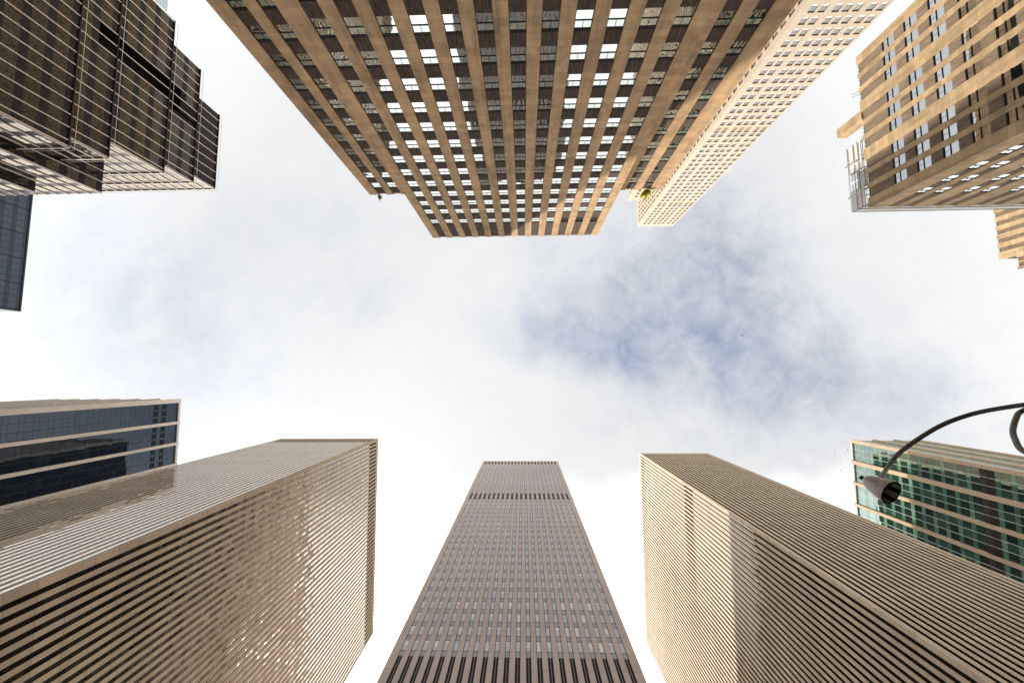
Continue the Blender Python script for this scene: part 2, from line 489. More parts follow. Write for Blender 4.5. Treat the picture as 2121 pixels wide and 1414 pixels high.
def pier_wall(th, F, L, cols, H, dep, stone_m, cell, part='pier', z_low=GROUND, ends=(0, 0)):
    """stone piers in the gaps between window columns (list of (centre, half width)); cell fills each column"""
    edges = [(c - h, c + h) for c, h in sorted(cols)]
    a = -ends[0]
    for e0, e1 in edges:
        fbox(th, part, F, a, e0, 0, dep, z_low, H, stone_m); a = e1
    fbox(th, part, F, a, L + ends[1], 0, dep, z_low, H, stone_m)
    for i, (e0, e1) in enumerate(edges): cell(F, e0, e1, i)


T_Z = [30.8 + 3.54 * k for k in range(-8, 12)] + [74.4]


def tan_cell(th, zs, win_h, top, dark_top=(), tips=.35, fl='flute', seen=True):
    def cell(F, e0, e1, i):
        prev = GROUND + 1
        for j, z in enumerate(zs):
            if z - prev > .1: fluted(th, F, e0 + .01, e1 - .01, prev, z, .10, fl, 7)
            sash_window(th, F, e0 + .01, e1 - .01, z, z + win_h, .06, plain_dark=(j == len(zs) - 1 and i in dark_top))
            prev = z + win_h
        fluted(th, F, e0 + .01, e1 - .01, prev, top - .35, .13, fl, 8, tips)
    return cell


th = Thing('limestone_office_block', 'tan limestone office block with two lower wings, its windows mirroring white sky, half in sun', 'office building', (-1.8, -60, GROUND))
XL, XR, YF, YW, YB, DT = -19.5, 15.95, -30.25, -33.2, -88.0, .24
abox(th, 'wall', XL + .02, XR - .02, YB, YF - DT, GROUND, 83.9, 'core_r')
F = Face((XR, YF - DT), (0, 1))                    # s runs towards -x
cols = [(XR - (-17.2 + 2.82 * k), .76) for k in range(12)]
pier_wall(th, F, XR - XL, cols, 84.0, DT, 'tan', tan_cell(th, T_Z, 2.0, 84.0, dark_top=(0, 1, 2)))
# stone side walls of the main block where it stands forward of the wings
for xx, sx in ((XL, -1), (XR, 1)):
    abox(th, 'side_wall', xx, xx - sx * .3, YB, YF - DT - .01, GROUND, 84.0, 'tan')
WZ = [30.9 + 3.43 * k for k in range(-8, 11)]
for xa, xb, cc in ((-27.75, XL - .31, (-25.35, -22.65)), (XR + .31, 24.7, (19.05, 21.95))):
    abox(th, 'wing', xa + .3, xb, YB, YW - DT, GROUND, 69.2, 'core_r')
    F = Face((xb, YW - DT), (0, 1))
    pier_wall(th, F, xb - xa, [(xb - c, .74) for c in cc], 69.4, DT, 'tan', tan_cell(th, WZ, 1.85, 69.4, tips=.3))
F = Face((-27.75 + .3, YW - DT - .01), (-1, 0))    # the left wing's side, seen only in other buildings' glass
pier_wall(th, F, 50, [(3.2 + 2.9 * k, .75) for k in range(16)], 69.4, .3, 'tan', tan_cell(th, WZ[5:], 1.85, 69.4))
abox(th, 'side_wall', 24.7, 24.45, YB, YW - DT - .01, GROUND, 69.4, 'tan')
th.build()


# ------------------------------------------------------------------ 4. tall cream slab behind it
def cream_cell(th, zs, hw, top, tall=()):
    def cell(F, e0, e1, i):
        prev = GROUND
        for j, z in enumerate(zs):
            h = 2.45
            fbox(th, 'spandrel', F, e0, e1, 0, .42, prev, z, 'cream')
            if j in tall:
                fluted(th, F, e0 + .01, e1 - .01, z, z + 3.4, .12, 'flute_e', 5, 0, 'louvre'); prev = z + 3.4; continue
            zm = z + .80
            multi(th, 'window', [q_item(F, e0 + .01, e1 - .01, z, zm, .16, 'g_sky'), q_item(F, e0 + .01, e1 - .01, zm, z + h, .16, 'g_cream'),
                                 b_item(F, e0 + .01, e1 - .01, .16, .22, zm - .05, zm + .05, 'flute_e'),
                                 b_item(F, e0 + .01, e0 + .10, .16, .24, z, z + h, 'flute_e'), b_item(F, e1 - .10, e1 - .01, .16, .24, z, z + h, 'flute_e'),
                                 b_item(F, e0 + .10, e1 - .10, .16, .24, z + h - .18, z + h, 'flute_e')])
            prev = z + h
        fbox(th, 'spandrel', F, e0, e1, 0, .42, prev, top - 1.2, 'cream')
        fluted(th, F, e0 + .01, e1 - .01, top - 3.0 if False else top - 1.2, top - .2, .2, 'flute_e', 4, .25, 'louvre')
    return cell


th = Thing('cream_slab_tower', 'very tall slender cream limestone skyscraper rising behind the tan block', 'skyscraper', (86, -125, GROUND))
HK, xk, yk = 255.0, .2927 * 255, -.3800 * 255
wk = .0880 * 255; dk = .48
# main slab
abox(th, 'wall', xk + dk, xk + wk - .02, yk - 170, yk - dk, GROUND, HK - .1, 'cream')
zk = [HK - 7.2 - 3.72 * k for k in range(64)]; zk = sorted(z for z in zk if z > 40)
tall = {len(zk) - 9, len(zk) - 27}
zk2, sh = [], 0
F = Face((xk + wk, yk - dk), (0, 1))
fr = [.135, .255, .418, .535, .655, .81, .93]
pier_wall(th, F, wk, [(wk * (1 - f), .95) for f in fr], HK, dk, 'cream', cream_cell(th, zk, .95, HK, tall))
F = Face((xk + dk, yk - dk - .01), (-1, 0))
pier_wall(th, F, 18.0, [(2.2 + 2.75 * k, .7) for k in range(6)], HK, dk, 'cream', cream_cell(th, zk, .7, HK, tall))
# lower shoulder behind its left edge
HS = 240.0
abox(th, 'shoulder', .2705 * HS + dk, xk + dk - .01, yk - 170, -.4497 * HS - dk, GROUND, HS - .1, 'cream')
F = Face((xk, -.4497 * HS - dk), (0, 1)); ws = xk - .2705 * HS
zs_ = sorted(z for z in [HS - 7 - 3.72 * k for k in range(60)] if z > 60)
pier_wall(th, F, ws, [(ws * .3, .8), (ws * .62, .8)], HS, dk, 'cream', cream_cell(th, zs_, .8, HS))
F = Face((.2705 * HS + dk, -.4497 * HS - dk - .01), (-1, 0))
pier_wall(th, F, 158, [(2.5 + 3.4 * k, .85) for k in range(45)], HS, dk, 'cream', cream_cell(th, zs_, .7, HS))
th.build()


# ------------------------------------------------------------------ 5. sand limestone block, upper right
def sand_cell(th, zs, win_h, top, fl='flute_e'):
    def cell(F, e0, e1, i):
        prev = GROUND + 1
        for z in zs:
            if z - prev > .1: fluted(th, F, e0 + .01, e1 - .01, prev, z, .11, fl, 5, ridge=.10)
            am = (e0 + e1) / 2
            zm = z + win_h * .52; a0, a1, d = e0 + .01, e1 - .01, .12
            multi(th, 'window', [q_item(F, a0, a1, z, zm - .06, d, 'g_e'), q_item(F, a0, am - .015, zm + .06, z + win_h - .18, d, 'g_e'),
                                 q_item(F, am + .015, a1, zm + .06, z + win_h - .18, d, 'g_e'),
                                 b_item(F, am - .015, am + .015, d - .01, d + .03, zm + .06, z + win_h - .18, 'frame'),
                                 b_item(F, a0, a1, d - .01, d + .05, zm - .06, zm + .06, 'frame'),
                                 b_item(F, a0, a1, d - .01, d + .07, z + win_h - .18, z + win_h, 'frame')])
            prev = z + win_h
        fluted(th, F, e0 + .01, e1 - .01, prev, top - .5, .15, fl, 6, .45)
    return cell


def tube_items(pts, r, n=8, mat='rust'):
    """(vs, fs, mat) of a round tube through pts; r a number or a list"""
    pts = [Vector(p) for p in pts]; rs = r if isinstance(r, (list, tuple)) else [r] * len(pts)
    v, f = [], []
    up = Vector((.31, .17, .93)).normalized()
    for i, p in enumerate(pts):
        t = (pts[min(i + 1, len(pts) - 1)] - pts[max(i - 1, 0)]).normalized()
        a = t.cross(up)
        if a.length < .05: a = t.cross(Vector((1, 0, 0)))
        a.normalize(); b = t.cross(a)
        for k in range(n):
            g = 2 * math.pi * k / n; v.append(tuple(p + (a * math.cos(g) + b * math.sin(g)) * rs[i]))
    for i in range(len(pts) - 1):
        for k in range(n):
            f.append((i * n + k, (i + 1) * n + k, (i + 1) * n + (k + 1) % n, i * n + (k + 1) % n))
    f.append(tuple(range(n))); f.append(tuple(reversed(range((len(pts) - 1) * n, len(pts) * n))))
    return (v, f, mat)


th = Thing('limestone_corner_block', 'sunlit sand-coloured limestone block with white rooftop screens and a stubby chimney', 'office building', (78, -40, GROUND))
xe, ye, he, de = 56.2, -27.1, 64.4, .24
abox(th, 'wall', xe + de, 110, -53.0, ye - de, GROUND, he - .1, 'core_r')
EZ = [57.75 - 3.52 * k for k in range(15, -1, -1)]
F = Face((xe + de, ye - de + .29), (-1, 0))
ec = [2.4, 4.8, 7.2, 10.7, 13.1, 15.5, 19.0, 21.4, 23.8]
pier_wall(th, F, 26.1, [(c, .79) for c in ec], he, de, 'sand', sand_cell(th, EZ, 1.95, he))
F = Face((110, ye - de), (0, 1)); LW = 110 - xe - de
cx = []
x = 59.5
while x < 108: cx += [x, x + 2.65]; x += 6.75
pier_wall(th, F, LW, [(110 - c, .74) for c in cx], he, de, 'sand', sand_cell(th, EZ, 1.95, he))
# chimney and rooftop screens
abox(th, 'chimney', xe + .02, xe + 1.7, -43.7, -42.1, he - .1, 69.5, 'sand')
zs0, zs1 = he - .1, 67.9
sxx, syy = xe + .32, ye - .85
for k, (ya, yb) in enumerate(((-39.0, -36.6), (-36.55, -34.4), (-31.3, -29.6), (-29.55, syy))):
    abox(th, 'screen_panel', sxx, sxx + .12, ya, yb, zs0 + 1.0, zs1, 'white')
abox(th, 'screen_panel', sxx + .5, sxx + .62, -34.35, -31.35, zs0 + .9, zs1 - .9, 'white')
xk_ = sxx + .13
while xk_ < 108:
    abox(th, 'screen_panel', xk_, xk_ + 5.9, syy - .12, syy, zs0 + .6, zs1, 'white'); xk_ += 5.97
for zz in (zs0 + .55, zs0 + 1.55, zs0 + 2.45, zs1 + .05):
    multi(th, 'screen_rail', [tube_items([(sxx - .08, -39.2, zz), (sxx - .08, syy + .05, zz), (108, syy + .05, zz)], .05, 6, 'rust')])
for ya in (-38.9, -36.58, -34.38, -31.32, -29.58, syy):
    multi(th, 'screen_post', [tube_items([(sxx + .2, ya, zs0), (sxx + .2, ya, zs1)], .06, 6, 'frame')])
for ya in (-35.6, -30.3):
    multi(th, 'roof_pipe', [tube_items([(xe + .9, ya - .5, zs0), (sxx - .5, ya, zs1 - .7)], .16, 8, 'white')])
for ya in (-33.9, -32.2):
    it = []
    for k in range(4):
        it.append(tube_items([(sxx - .35, ya + .35 * k, zs0 + 1.2), (sxx - .35, ya + .35 * k, zs1 - .6)], .035, 5, 'frame'))
        it.append(tube_items([(sxx - .35, ya, zs0 + 1.2 + .5 * k), (sxx - .35, ya + 1.05, zs0 + 1.2 + .5 * k)], .03, 5, 'frame'))
    multi(th, 'ladder_cage', it)
for ya in (-36.2, -30.6):
    multi(th, 'davit', [tube_items([(sxx - .1, ya, zs1 - .8), (sxx - .3, ya + .15, zs1 - .1), (sxx - .55, ya + .5, zs1 + .1)], .05, 6, 'frame')])
multi(th, 'antenna', [tube_items([(xe + .5, -47.3, he - .2), (xe - .2, -47.4, he + 1.2)], .035, 5, 'frame'), tube_items([(xe + .5, -46.8, he - .2), (xe - .2, -46.9, he + 1.2)], .03, 5, 'frame')])
th.build()

th = Thing('limestone_slab', 'small piece of sandy limestone building with wavy metal panels at the right edge', 'office building', (150, -50, GROUND))
xf = 136.3
abox(th, 'wall', xf + .3, 170, -75, -33.0, GROUND, 115.9, 'core_r')
FZ = [108.4 - 3.55 * k for k in range(25, -1, -1)]
F = Face((xf + .3, -32.7), (-1, 0))
pier_wall(th, F, 40, [(2.75 + 2.55 * k + (1.2 if k > 5 else 0), .62) for k in range(14)], 116.0, .3, 'sand', sand_cell(th, FZ[:-1], 1.95, 116.0))
# lower step towards the avenue
abox(th, 'wall', xf + .35, 170, -32.7, -29.2, GROUND, 111.9, 'core_r')
F = Face((xf + .3, -28.9), (-1, 0))
pier_wall(th, F, 3.79, [(1.3, .55), (2.7, .55)], 112.0, .3, 'sand', sand_cell(th, [z - 3 for z in FZ[:-1]], 1.95, 112.0))
th.build()


# ------------------------------------------------------------------ 6. stepped dark tower with fins, upper left
th = Thing('dark_finned_tower', 'dark bronze glass tower stepped in tiers, striped with pale upright fins', 'office tower', (-115, -70, GROUND))
XB = -89.9
TIERS = [(102.3, 110.0, -55.1, -78.3, 0), (93.4, 102.3, -53.2, -86.4, .25), (80.2, 93.4, -51.2, -92.6, .5), (72.7, 80.2, -47.5, -99, .75), (20, 72.7, -45.5, -105, 1.0)]
RECESS = [(-77.2, -70.2, 75.0, 97.0), (-73.9, -69.6, 93.6, 103.5)]   # dark open terraces in the long side: y0, y1, z0, z1
P_B = 3.75


def fin_face(F, a0, a1, z0, z1, y_of, fins, skip, depth=.24, blind_top=False):
    """windows and plum bands with upright fins; skip(s0,s1,z0,z1) leaves a hole"""
    edges = sorted([a0] + [f for f in fins if a0 + .3 < f < a1 - .3] + [a1])
    for e0, e1 in zip(edges[:-1], edges[1:]):
        zc = z1
        while zc > z0 + .1:
            zs = max(z0, zc - 1.35); zw = max(z0, zc - P_B)
            if not skip(e0, e1, zw, zc):
                th.piece('spandrel', F.quad(e0, e1, zs, zc, .03), [(0, 1, 2, 3)], ['plum'])
                if zs - zw > .3 and blind_top:
                    th.piece('spandrel', F.quad(e0, e1, zw, zs, .025), [(0, 1, 2, 3)], ['plum'])
                elif zs - zw > .3:
                    am = (e0 + e1) / 2
                    multi(th, 'window', [q_item(F, e0, am - .02, zw, zs, .02, 'g_bronze'), q_item(F, am + .02, e1, zw, zs, .02, 'g_bronze'),
                                         b_item(F, am - .02, am + .02, 0, .04, zw, zs, 'frame')])
            zc = zw
    for f in fins:
        if a0 - .01 <= f <= a1 + .01: fbox(th, 'fin', F, f - .075, f + .075, .04, depth, z0 + .1, z1 + .15, 'fin')


def no_skip(*a): return False


for z0, z1, ya, yb, dx in TIERS:
    x = XB + dx * .4
    zb = z0 if z0 > 21 else GROUND
    xin = -150
    # body: full block, hollowed by keeping the recess slabs apart
    abox(th, 'wall', xin, x - 5.0, yb, ya - .35, zb, z1 - .05, 'core')
    cuts = sorted((max(yb, r[0]), min(ya - .35, r[1])) for r in RECESS if r[2] < z1 - .5 and r[3] > z0 + .5)
    y = yb
    for c0, c1 in cuts:
        if c0 > y: abox(th, 'wall', x - 5.0, x - .35, y, c0, zb, z1 - .05, 'core')
        for r in RECESS:
            if abs(max(yb, r[0]) - c0) < .01:
                if r[2] > z0 + .01: abox(th, 'wall', x - 5.0, x - .35, c0, c1, zb, min(z1 - .05, r[2]), 'core')
                if r[3] < z1 - .06: abox(th, 'wall', x - 5.0, x - .35, c0, c1, max(zb, r[3]), z1 - .05, 'core')
        y = max(y, c1)
    abox(th, 'wall', x - 5.0, x - .35, y, ya - .35, zb, z1 - .05, 'core')
    F = Face((x - .34, yb), (1, 0))
    fins = [(-49.8 - 2.65 * k) - yb for k in range(-2, 25)] + [ya - .35 - yb - .08]

    def skip(e0, e1, za, zc, yb=yb):
        ym, zm = yb + (e0 + e1) / 2, (za + zc) / 2
        return any(r[0] < ym < r[1] and r[2] < zm < r[3] for r in RECESS)
    fin_face(F, 0, ya - .35 - yb, z0, z1, None, fins, skip, blind_top=(z1 == 110.0))
    F = Face((x - .36, ya - .34), (0, 1))
    fins = [.05 + 2.65 * k for k in range(23)]
    fin_face(F, 0, 59, z0, z1, None, fins, no_skip)
    # coping and the little rail at each step
    abox(th, 'coping', xin, x - .03, ya - .34, ya - .02, z1 - .12, z1 + .12, 'fin')
    abox(th, 'coping', x - .33, x - .03, yb, ya - .35, z1 - .12, z1 + .12, 'plum')
    multi(th, 'rail', [tube_items([(x - .1, yb + .2, z1 + 1.0), (x - .1, ya - .2, z1 + 1.0), (xin, ya - .2, z1 + 1.0)], .05, 6, 'fin')])
for xx, yy, zz in ((-100.0, -43.9, 88.9), (-110.0, -41.9, 83.9)):
    abox(th, 'bay_block', -150, xx - .35, -53.5 if xx > -105 else -46.2, yy - .35, 30, zz, 'core')
    F = Face((xx - .34, -53.4 if xx > -105 else -46.1), (1, 0))
    wdt = yy - .35 - (-53.4 if xx > -105 else -46.1)
    fin_face(F, 0, wdt, 34, zz, None, [1.2 + 2.65 * k for k in range(4)], no_skip)
    F = Face((xx - .36, yy - .34), (0, 1))
    fin_face(F, 0, 34, 34, zz, None, [.05 + 2.65 * k for k in range(14)], no_skip)
th.build()

th = Thing('pale_glass_tower', 'sliver of a pale blue glass roof behind the dark finned tower', 'building', (-130, -135, GROUND))
abox(th, 'wall', -150, -124.3, -150, -128.3, GROUND, 126, 'bluegrey')
F = Face((-124.3, -150), (1, 0))
for k in range(8):
    for j in range(6): th.piece('window', F.quad(.1 + 2.7 * k, 2.7 * k + 2.7, 126 - 4 * j - 3.9, 126 - 4 * j, .03), [(0, 1, 2, 3)], ['g_sky'])
F = Face((-124.3, -128.3), (0, 1))
for k in range(8):
    for j in range(6): th.piece('window', F.quad(.1 + 3.2 * k, 3.2 * k + 3.2, 126 - 4 * j - 3.9, 126 - 4 * j, .03), [(0, 1, 2, 3)], ['g_sky'])
th.build()

# ------------------------------------------------------------------ 7. slate blue glass tower, far left
th = Thing('slate_glass_tower', 'flat slate blue glass tower below the dark finned one at the left edge', 'office tower', (-220, -50, GROUND))
abox(th, 'wall', -240, -198.4, -110, -26.8, GROUND, 150, 'bluegrey')
F = Face((-198.4, -110), (1, 0)); L = 83.2
for j in range(12):
    zt = 149.2 - 3.9 * j
    for k in range(33):
        a0 = L - 1.0 - 2.5 * (k + 1)
        if a0 < .2: continue
        th.piece('window', F.quad(a0 + .18, a0 + 2.35, zt - 3.1, zt - .6, .03), [(0, 1, 2, 3)], ['g_navy'])
        th.piece('spandrel', F.quad(a0 + .02, a0 + 2.48, zt - .55, zt + .65, .02), [(0, 1, 2, 3)], ['bluegrey'])
for k in range(0, 33, 4): fbox(th, 'mullion', F, L - 1.0 - 2.5 * k - .08, L - 1.0 - 2.5 * k + .08, 0, .25, 60, 149.8, 'plum')
fbox(th, 'coping', F, 0, L, 0, .3, 149.8, 150.3, 'bluegrey')
th.build()


# ------------------------------------------------------------------ 8. glass blocks with stone strips (lower left and lower right)
def strip_block(name, label, x0, x1, y0, y1, H, face_x, strips_y, bay, glass_m, span_m, stone_m, pitch, white_lines, loc, slots=None, brown=None):
    th = Thing(name, label, 'office building', loc)
    dep = .55
    abox(th, 'wall', x0 + dep, x1 - dep, y0 + dep, y1 - dep, GROUND, H - .1, 'core')
    sgn = 1 if face_x == '+x' else -1
    F = Face((x1 - dep, y0 + dep), (1, 0)) if sgn > 0 else Face((x0 + dep, y1 - dep), (-1, 0))
    L = y1 - y0 - 2 * dep
    conv = (lambda y: y - (y0 + dep)) if sgn > 0 else (lambda y: (y1 - dep) - y)
    st = sorted(tuple(sorted((conv(a), conv(b)))) for a, b in strips_y)
    for a, b in st: fbox(th, 'stone_strip', F, a, b, 0, dep + (.25 if abs(a) > 1 and abs(b - L) > 1 else 0), GROUND, H + (.0), stone_m)
    gaps = [(st[i][1], st[i + 1][0]) for i in range(len(st) - 1)]
    for g0, g1 in gaps:
        w = (g1 - g0) / 3
        for q in range(3):
            a0, a1 = g0 + w * q, g0 + w * (q + 1)
            if q: fbox(th, 'mullion', F, a0 - .06, a0 + .06, .03, .22, 30, H - .6, white_lines)
            zc = H - 1.0
            j = 0
            while zc > 30:
                zs = zc - pitch * .36; zw = zc - pitch
                dark = brown and brown[0] < zs < brown[1]
                am = (a0 + a1) / 2
                th.piece('spandrel', F.quad(a0 + .02, a1 - .02, zs, zc - .06, .035), [(0, 1, 2, 3)], ['brown' if dark else span_m])
                if slots and slots[0] < zs < slots[1]:
                    it = [q_item(F, a0 + .02, a1 - .02, zw, zs - .06, .02, glass_m)]
                    for c in (.3, .72): it.append(b_item(F, a0 + .35, a1 - .35, .02, .12, zw + (zs - zw) * c - .3, zw + (zs - zw) * c + .3, 'black'))
                    multi(th, 'window', it)
                elif dark:
                    multi(th, 'louvre', [q_item(F, a0 + .02, a1 - .02, zw, zs - .06, .03, 'brown')] +
                          [b_item(F, a0 + .02, a1 - .02, .03, .09, zw + .5 * c, zw + .5 * c + .06, 'frame') for c in range(1, 5)])
                else:
                    multi(th, 'window', [q_item(F, a0 + .02, am - .02, zw, zs - .06, .03, glass_m), q_item(F, am + .02, a1 - .02, zw, zs - .06, .03, glass_m)])
                zc = zw; j += 1
    fbox(th, 'coping', F, st[0][1], st[-1][0], .0, dep - .02, H - .95, H, stone_m if False else 'frame_l')
    # the narrow end that faces the avenue
    F = Face((x0 + dep, y0 + dep), (0, -1)); L2 = x1 - x0 - 2 * dep
    n = int(L2 / bay)
    for k in range(n + 1):
        a = (L2 - k * bay) if sgn > 0 else k * bay
        if k == 0:
            s0, s1 = (L2 - .75, L2) if sgn > 0 else (0, .75)
        else: s0, s1 = a - .55, a + .55
        fbox(th, 'stone_strip', F, s0, s1, .0, dep + (.12 if k else -.002), GROUND, H - (0 if k else .003), stone_m)
        g0, g1 = (a - bay + .55, a - .55) if sgn > 0 else (a + .55, a + bay - .55)
        if g0 < -.1 or g1 > L2 + .1: continue
        w = (g1 - g0) / 3
        for q in range(3):
            a0, a1 = g0 + w * q, g0 + w * (q + 1)
            if q: fbox(th, 'mullion', F, a0 - .06, a0 + .06, .03, .22, 60, H - .6, white_lines)
            zc = H - 1.0
            while zc > 60:
                zs = zc - pitch * .36; zw = zc - pitch
                th.piece('spandrel', F.quad(a0 + .02, a1 - .02, zs, zc - .06, .035), [(0, 1, 2, 3)], [span_m])
                multi(th, 'window', [q_item(F, a0 + .02, a1 - .02, zw, zs - .06, .03, glass_m)])
                zc = zw
    return th.build()


ky = lambda a, b, h: (a * h, b * h)
HD = 165.6
strip_block('glass_strip_block', 'navy glass office block with pale stone strips, left of the brown ribbed tower', -199, -144.2, 8.2, 75, HD, '+x',
            [(8.2, 9.8), (17.5, 18.6), (26.1, 27.15), (34.6, 35.7), (43.2, 44.3), (51.8, 52.9), (60.4, 61.5), (73.9, 74.95)], 8.8,
            'g_navy', 'g_navy', 'strip', 3.67, 'bluegrey', (-172, 41, GROUND), slots=(153.5, 161))
HG = 186.0
strip_block('glass_strip_block', 'green glass office block with peach stone strips behind the lamp', 145.3, 176, 28.4, 96, HG, '-x',
            [(28.4, 29.7), (37.4, 38.9), (46.6, 47.8), (55.9, 57.0), (65.1, 66.3), (74.4, 75.5), (83.6, 84.8), (94.6, 95.95)], 9.2,
            'g_green', 'g_grsp2', 'strip_g', 4.1, 'frame_l', (160, 62, GROUND), brown=(132.0, 137.0))


# ------------------------------------------------------------------ 9. roof plants
def shrub(label, loc, size, n, leaf):
    th = Thing('roof_shrub', label, 'shrub', loc)
    it = []
    tips = []
    for k in range(9):
        a = random.uniform(0, 6.28); r = random.uniform(.2, .55) * size
        tip = Vector((math.cos(a) * r, abs(math.sin(a)) * r * 1.2 + .15 * size, random.uniform(.1, .8) * size))
        tips.append(tip)
        it.append(tube_items([Vector(loc), Vector(loc) + tip * .5 + Vector((0, 0, .1 * size)), Vector(loc) + tip], [.03, .02, .01], 5, 'stem'))
    multi(th, 'stem', it)
    v, f = [], []
    for k in range(n):
        c = Vector(loc) + random.choice(tips) * random.uniform(.4, 1.35) + Vector([random.gauss(0, .10) * size for _ in range(3)])
        d = Vector([random.gauss(0, 1) for _ in range(3)]).normalized(); e = d.orthogonal().normalized()
        e = Matrix.Rotation(random.uniform(0, 6.28), 3, d) @ e
        l = random.uniform(.08, .17) * size; b = len(v)
        v += [tuple(c - e * l), tuple(c + d.cross(e) * l * .4), tuple(c + e * l), tuple(c - d.cross(e) * l * .4)]
        f.append((b, b + 1, b + 2, b + 3))
    th.piece('foliage', v, f, [leaf])
    th.build()


shrub('bright yellow-green shrub on the right wing roof edge of the tan block', (22.2, -33.28, 69.38), 1.35, 800, 'leaf')
shrub('small green shrub on the left wing roof edge of the tan block', (-26.0, -33.28, 69.38), 1.0, 200, 'leaf2')


# ------------------------------------------------------------------ 10. street lamp
def smooth_curve(ps, n=8):
    ps = [Vector(p) for p in ps]; out = []
    for i in range(len(ps) - 1):
        p0, p1, p2, p3 = ps[max(i - 1, 0)], ps[i], ps[i + 1], ps[min(i + 2, len(ps) - 1)]
        for k in range(n):
            t = k / n
            out.append(.5 * ((2 * p1) + (p2 - p0) * t + (2 * p0 - 5 * p1 + 4 * p2 - p3) * t * t + (3 * p1 - p0 - 3 * p2 + p3) * t ** 3))
    return out + [ps[-1]]


LR = bpy.data.objects.new('street_lamp', None); COL.objects.link(LR)
PX, PY = 11.5, -.21
LR.location = (PX, PY, GROUND)
LR['label'] = 'grey bell-shaped street lamp on a thin curved arm'; LR['category'] = 'street lamp'
LL = Vector(LR.location)


def lamp_part(name, items, parent=None, smooth=True):
    V, FF, mats, mi = [], [], [], []
    for v, f, m in items:
        b = len(V); V += v
        if m not in mats: mats.append(m)
        for q in f: FF.append(tuple(b + j for j in q)); mi.append(mats.index(m))
    return mesh_obj(name, [(V, FF, mats, mi, .5)], parent or LR, LL if parent is None else Vector((0, 0, 0)) + LL, smooth)


lamp_part('pole', [tube_items([(PX, PY, GROUND + .12), (PX, PY, GROUND + .5), (PX, PY, GROUND + .55), (PX, PY, 8.4)], [.2, .19, .12, .075], 16, 'arm')])
lamp_part('pole_cap', [tube_items([(PX, PY, 8.4), (PX, PY, 8.5), (PX, PY, 8.62), (PX, PY, 8.7)], [.09, .1, .06, .01], 12, 'arm')])
arm_pts = smooth_curve([(6.80, 1.95, 8.02), (6.93, 1.925, 8.15), (7.305, 1.851, 8.465), (7.755, 1.63, 8.711), (8.312, 1.357, 8.859), (8.908, 1.065, 8.93),
                        (9.321, .863, 8.829), (9.552, .749, 8.671), (9.722, .666, 8.476), (9.869, .594, 8.269), (10.35, .36, 7.6), (11.42, -.17, 6.9)], 8)
for _ in range(6): arm_pts = arm_pts[:3] + [(arm_pts[i - 1] + 2 * arm_pts[i] + arm_pts[i + 1]) / 4 for i in range(3, len(arm_pts) - 1)] + [arm_pts[-1]]
ar = [.029 + .016 * min(1, i / 30) for i in range(len(arm_pts))]
lamp_part('arm', [tube_items(arm_pts, ar, 12, 'arm'), tube_items(arm_pts[2:9], [.046] * 7, 12, 'arm')])
sc_pts = smooth_curve([(11.42, -.17, 6.2), (10.6, .24, 7.3), (10.1, .48, 7.95), (9.666, .694, 8.13), (9.454, .797, 8.05), (9.162, .941, 7.866), (8.936, 1.051, 7.7),
                       (8.707, 1.163, 7.474), (8.411, 1.309, 7.124), (8.45, 1.29, 6.7), (8.8, 1.12, 6.45), (9.2, .92, 6.5)], 8)
for _ in range(10): sc_pts = [sc_pts[0]] + [(sc_pts[i - 1] + 2 * sc_pts[i] + sc_pts[i + 1]) / 4 for i in range(1, len(sc_pts) - 1)] + [sc_pts[-1]]
lamp_part('scroll', [tube_items(sc_pts, .044, 12, 'arm')])
# bell-shaped head: profile turned about a slightly tilted axis
top_p = Vector((.808 * 8.14, .2455 * 8.14, 8.14)); mouth = Vector((.8668 * 7.73, .2768 * 7.73, 7.73))
ax = (mouth - top_p).normalized(); la = ax.orthogonal().normalized(); lb = ax.cross(la)
HLEN = (mouth - top_p).length
prof = [(-.02, .03), (0, .06), (.04, .085), (.12, .112), (.25, .140), (.42, .168), (.6, .191), (.8, .212), (.94, .224), (1.0, .226)]
v, f, NS = [], [], 32
for t_, r_ in prof:
    for k in range(NS):
        g = 2 * math.pi * k / NS; v.append(tuple(top_p + ax * (t_ * HLEN) + (la * math.cos(g) + lb * math.sin(g)) * r_))
for i in range(len(prof) - 1):
    for k in range(NS): f.append((i * NS + k, i * NS + (k + 1) % NS, (i + 1) * NS + (k + 1) % NS, (i + 1) * NS + k))
f.append(tuple(range(NS)))
head = lamp_part('lamp_head', [(v, f, 'lamp')])
# rim and ribbed reflector inside the mouth
rim_pts = [mouth + (la * math.cos(2 * math.pi * k / 40) + lb * math.sin(2 * math.pi * k / 40)) * .221 for k in range(41)]
o = lamp_part('rim', [tube_items(rim_pts, .014, 8, 'frame')], head)
v, f = [], []
NR = 48
for t_, r_ in ((.0, .212), (.12, .19), (.24, .12), (.26, .0001)):
    for k in range(NR):
        g = 2 * math.pi * k / NR; rr = r_ * (1 - (.07 if k % 4 < 2 else 0)); v.append(tuple(mouth - ax * (t_ - .015) + (la * math.cos(g) + lb * math.sin(g)) * rr))
for i in range(3):
    for k in range(NR): f.append((i * NR + k, (i + 1) * NR + k, (i + 1) * NR + (k + 1) % NR, i * NR + (k + 1) % NR))
mi = ['refl' if (k % 8) < 4 else 'black' for i in range(3) for k in range(NR)]
items = [(v, [q for q, m_ in zip(f, mi) if m_ == 'refl'], 'refl'), (v, [q for q, m_ in zip(f, mi) if m_ == 'black'], 'black')]
lamp_part('reflector', items, head, False)
c0 = top_p - ax * .015
lamp_part('cap', [tube_items([c0 - ax * .075, c0 - ax * .06, c0 - ax * .03, c0 - ax * .01, c0 + ax * .02], [.012, .038, .045, .036, .03], 14, 'frame')], head)
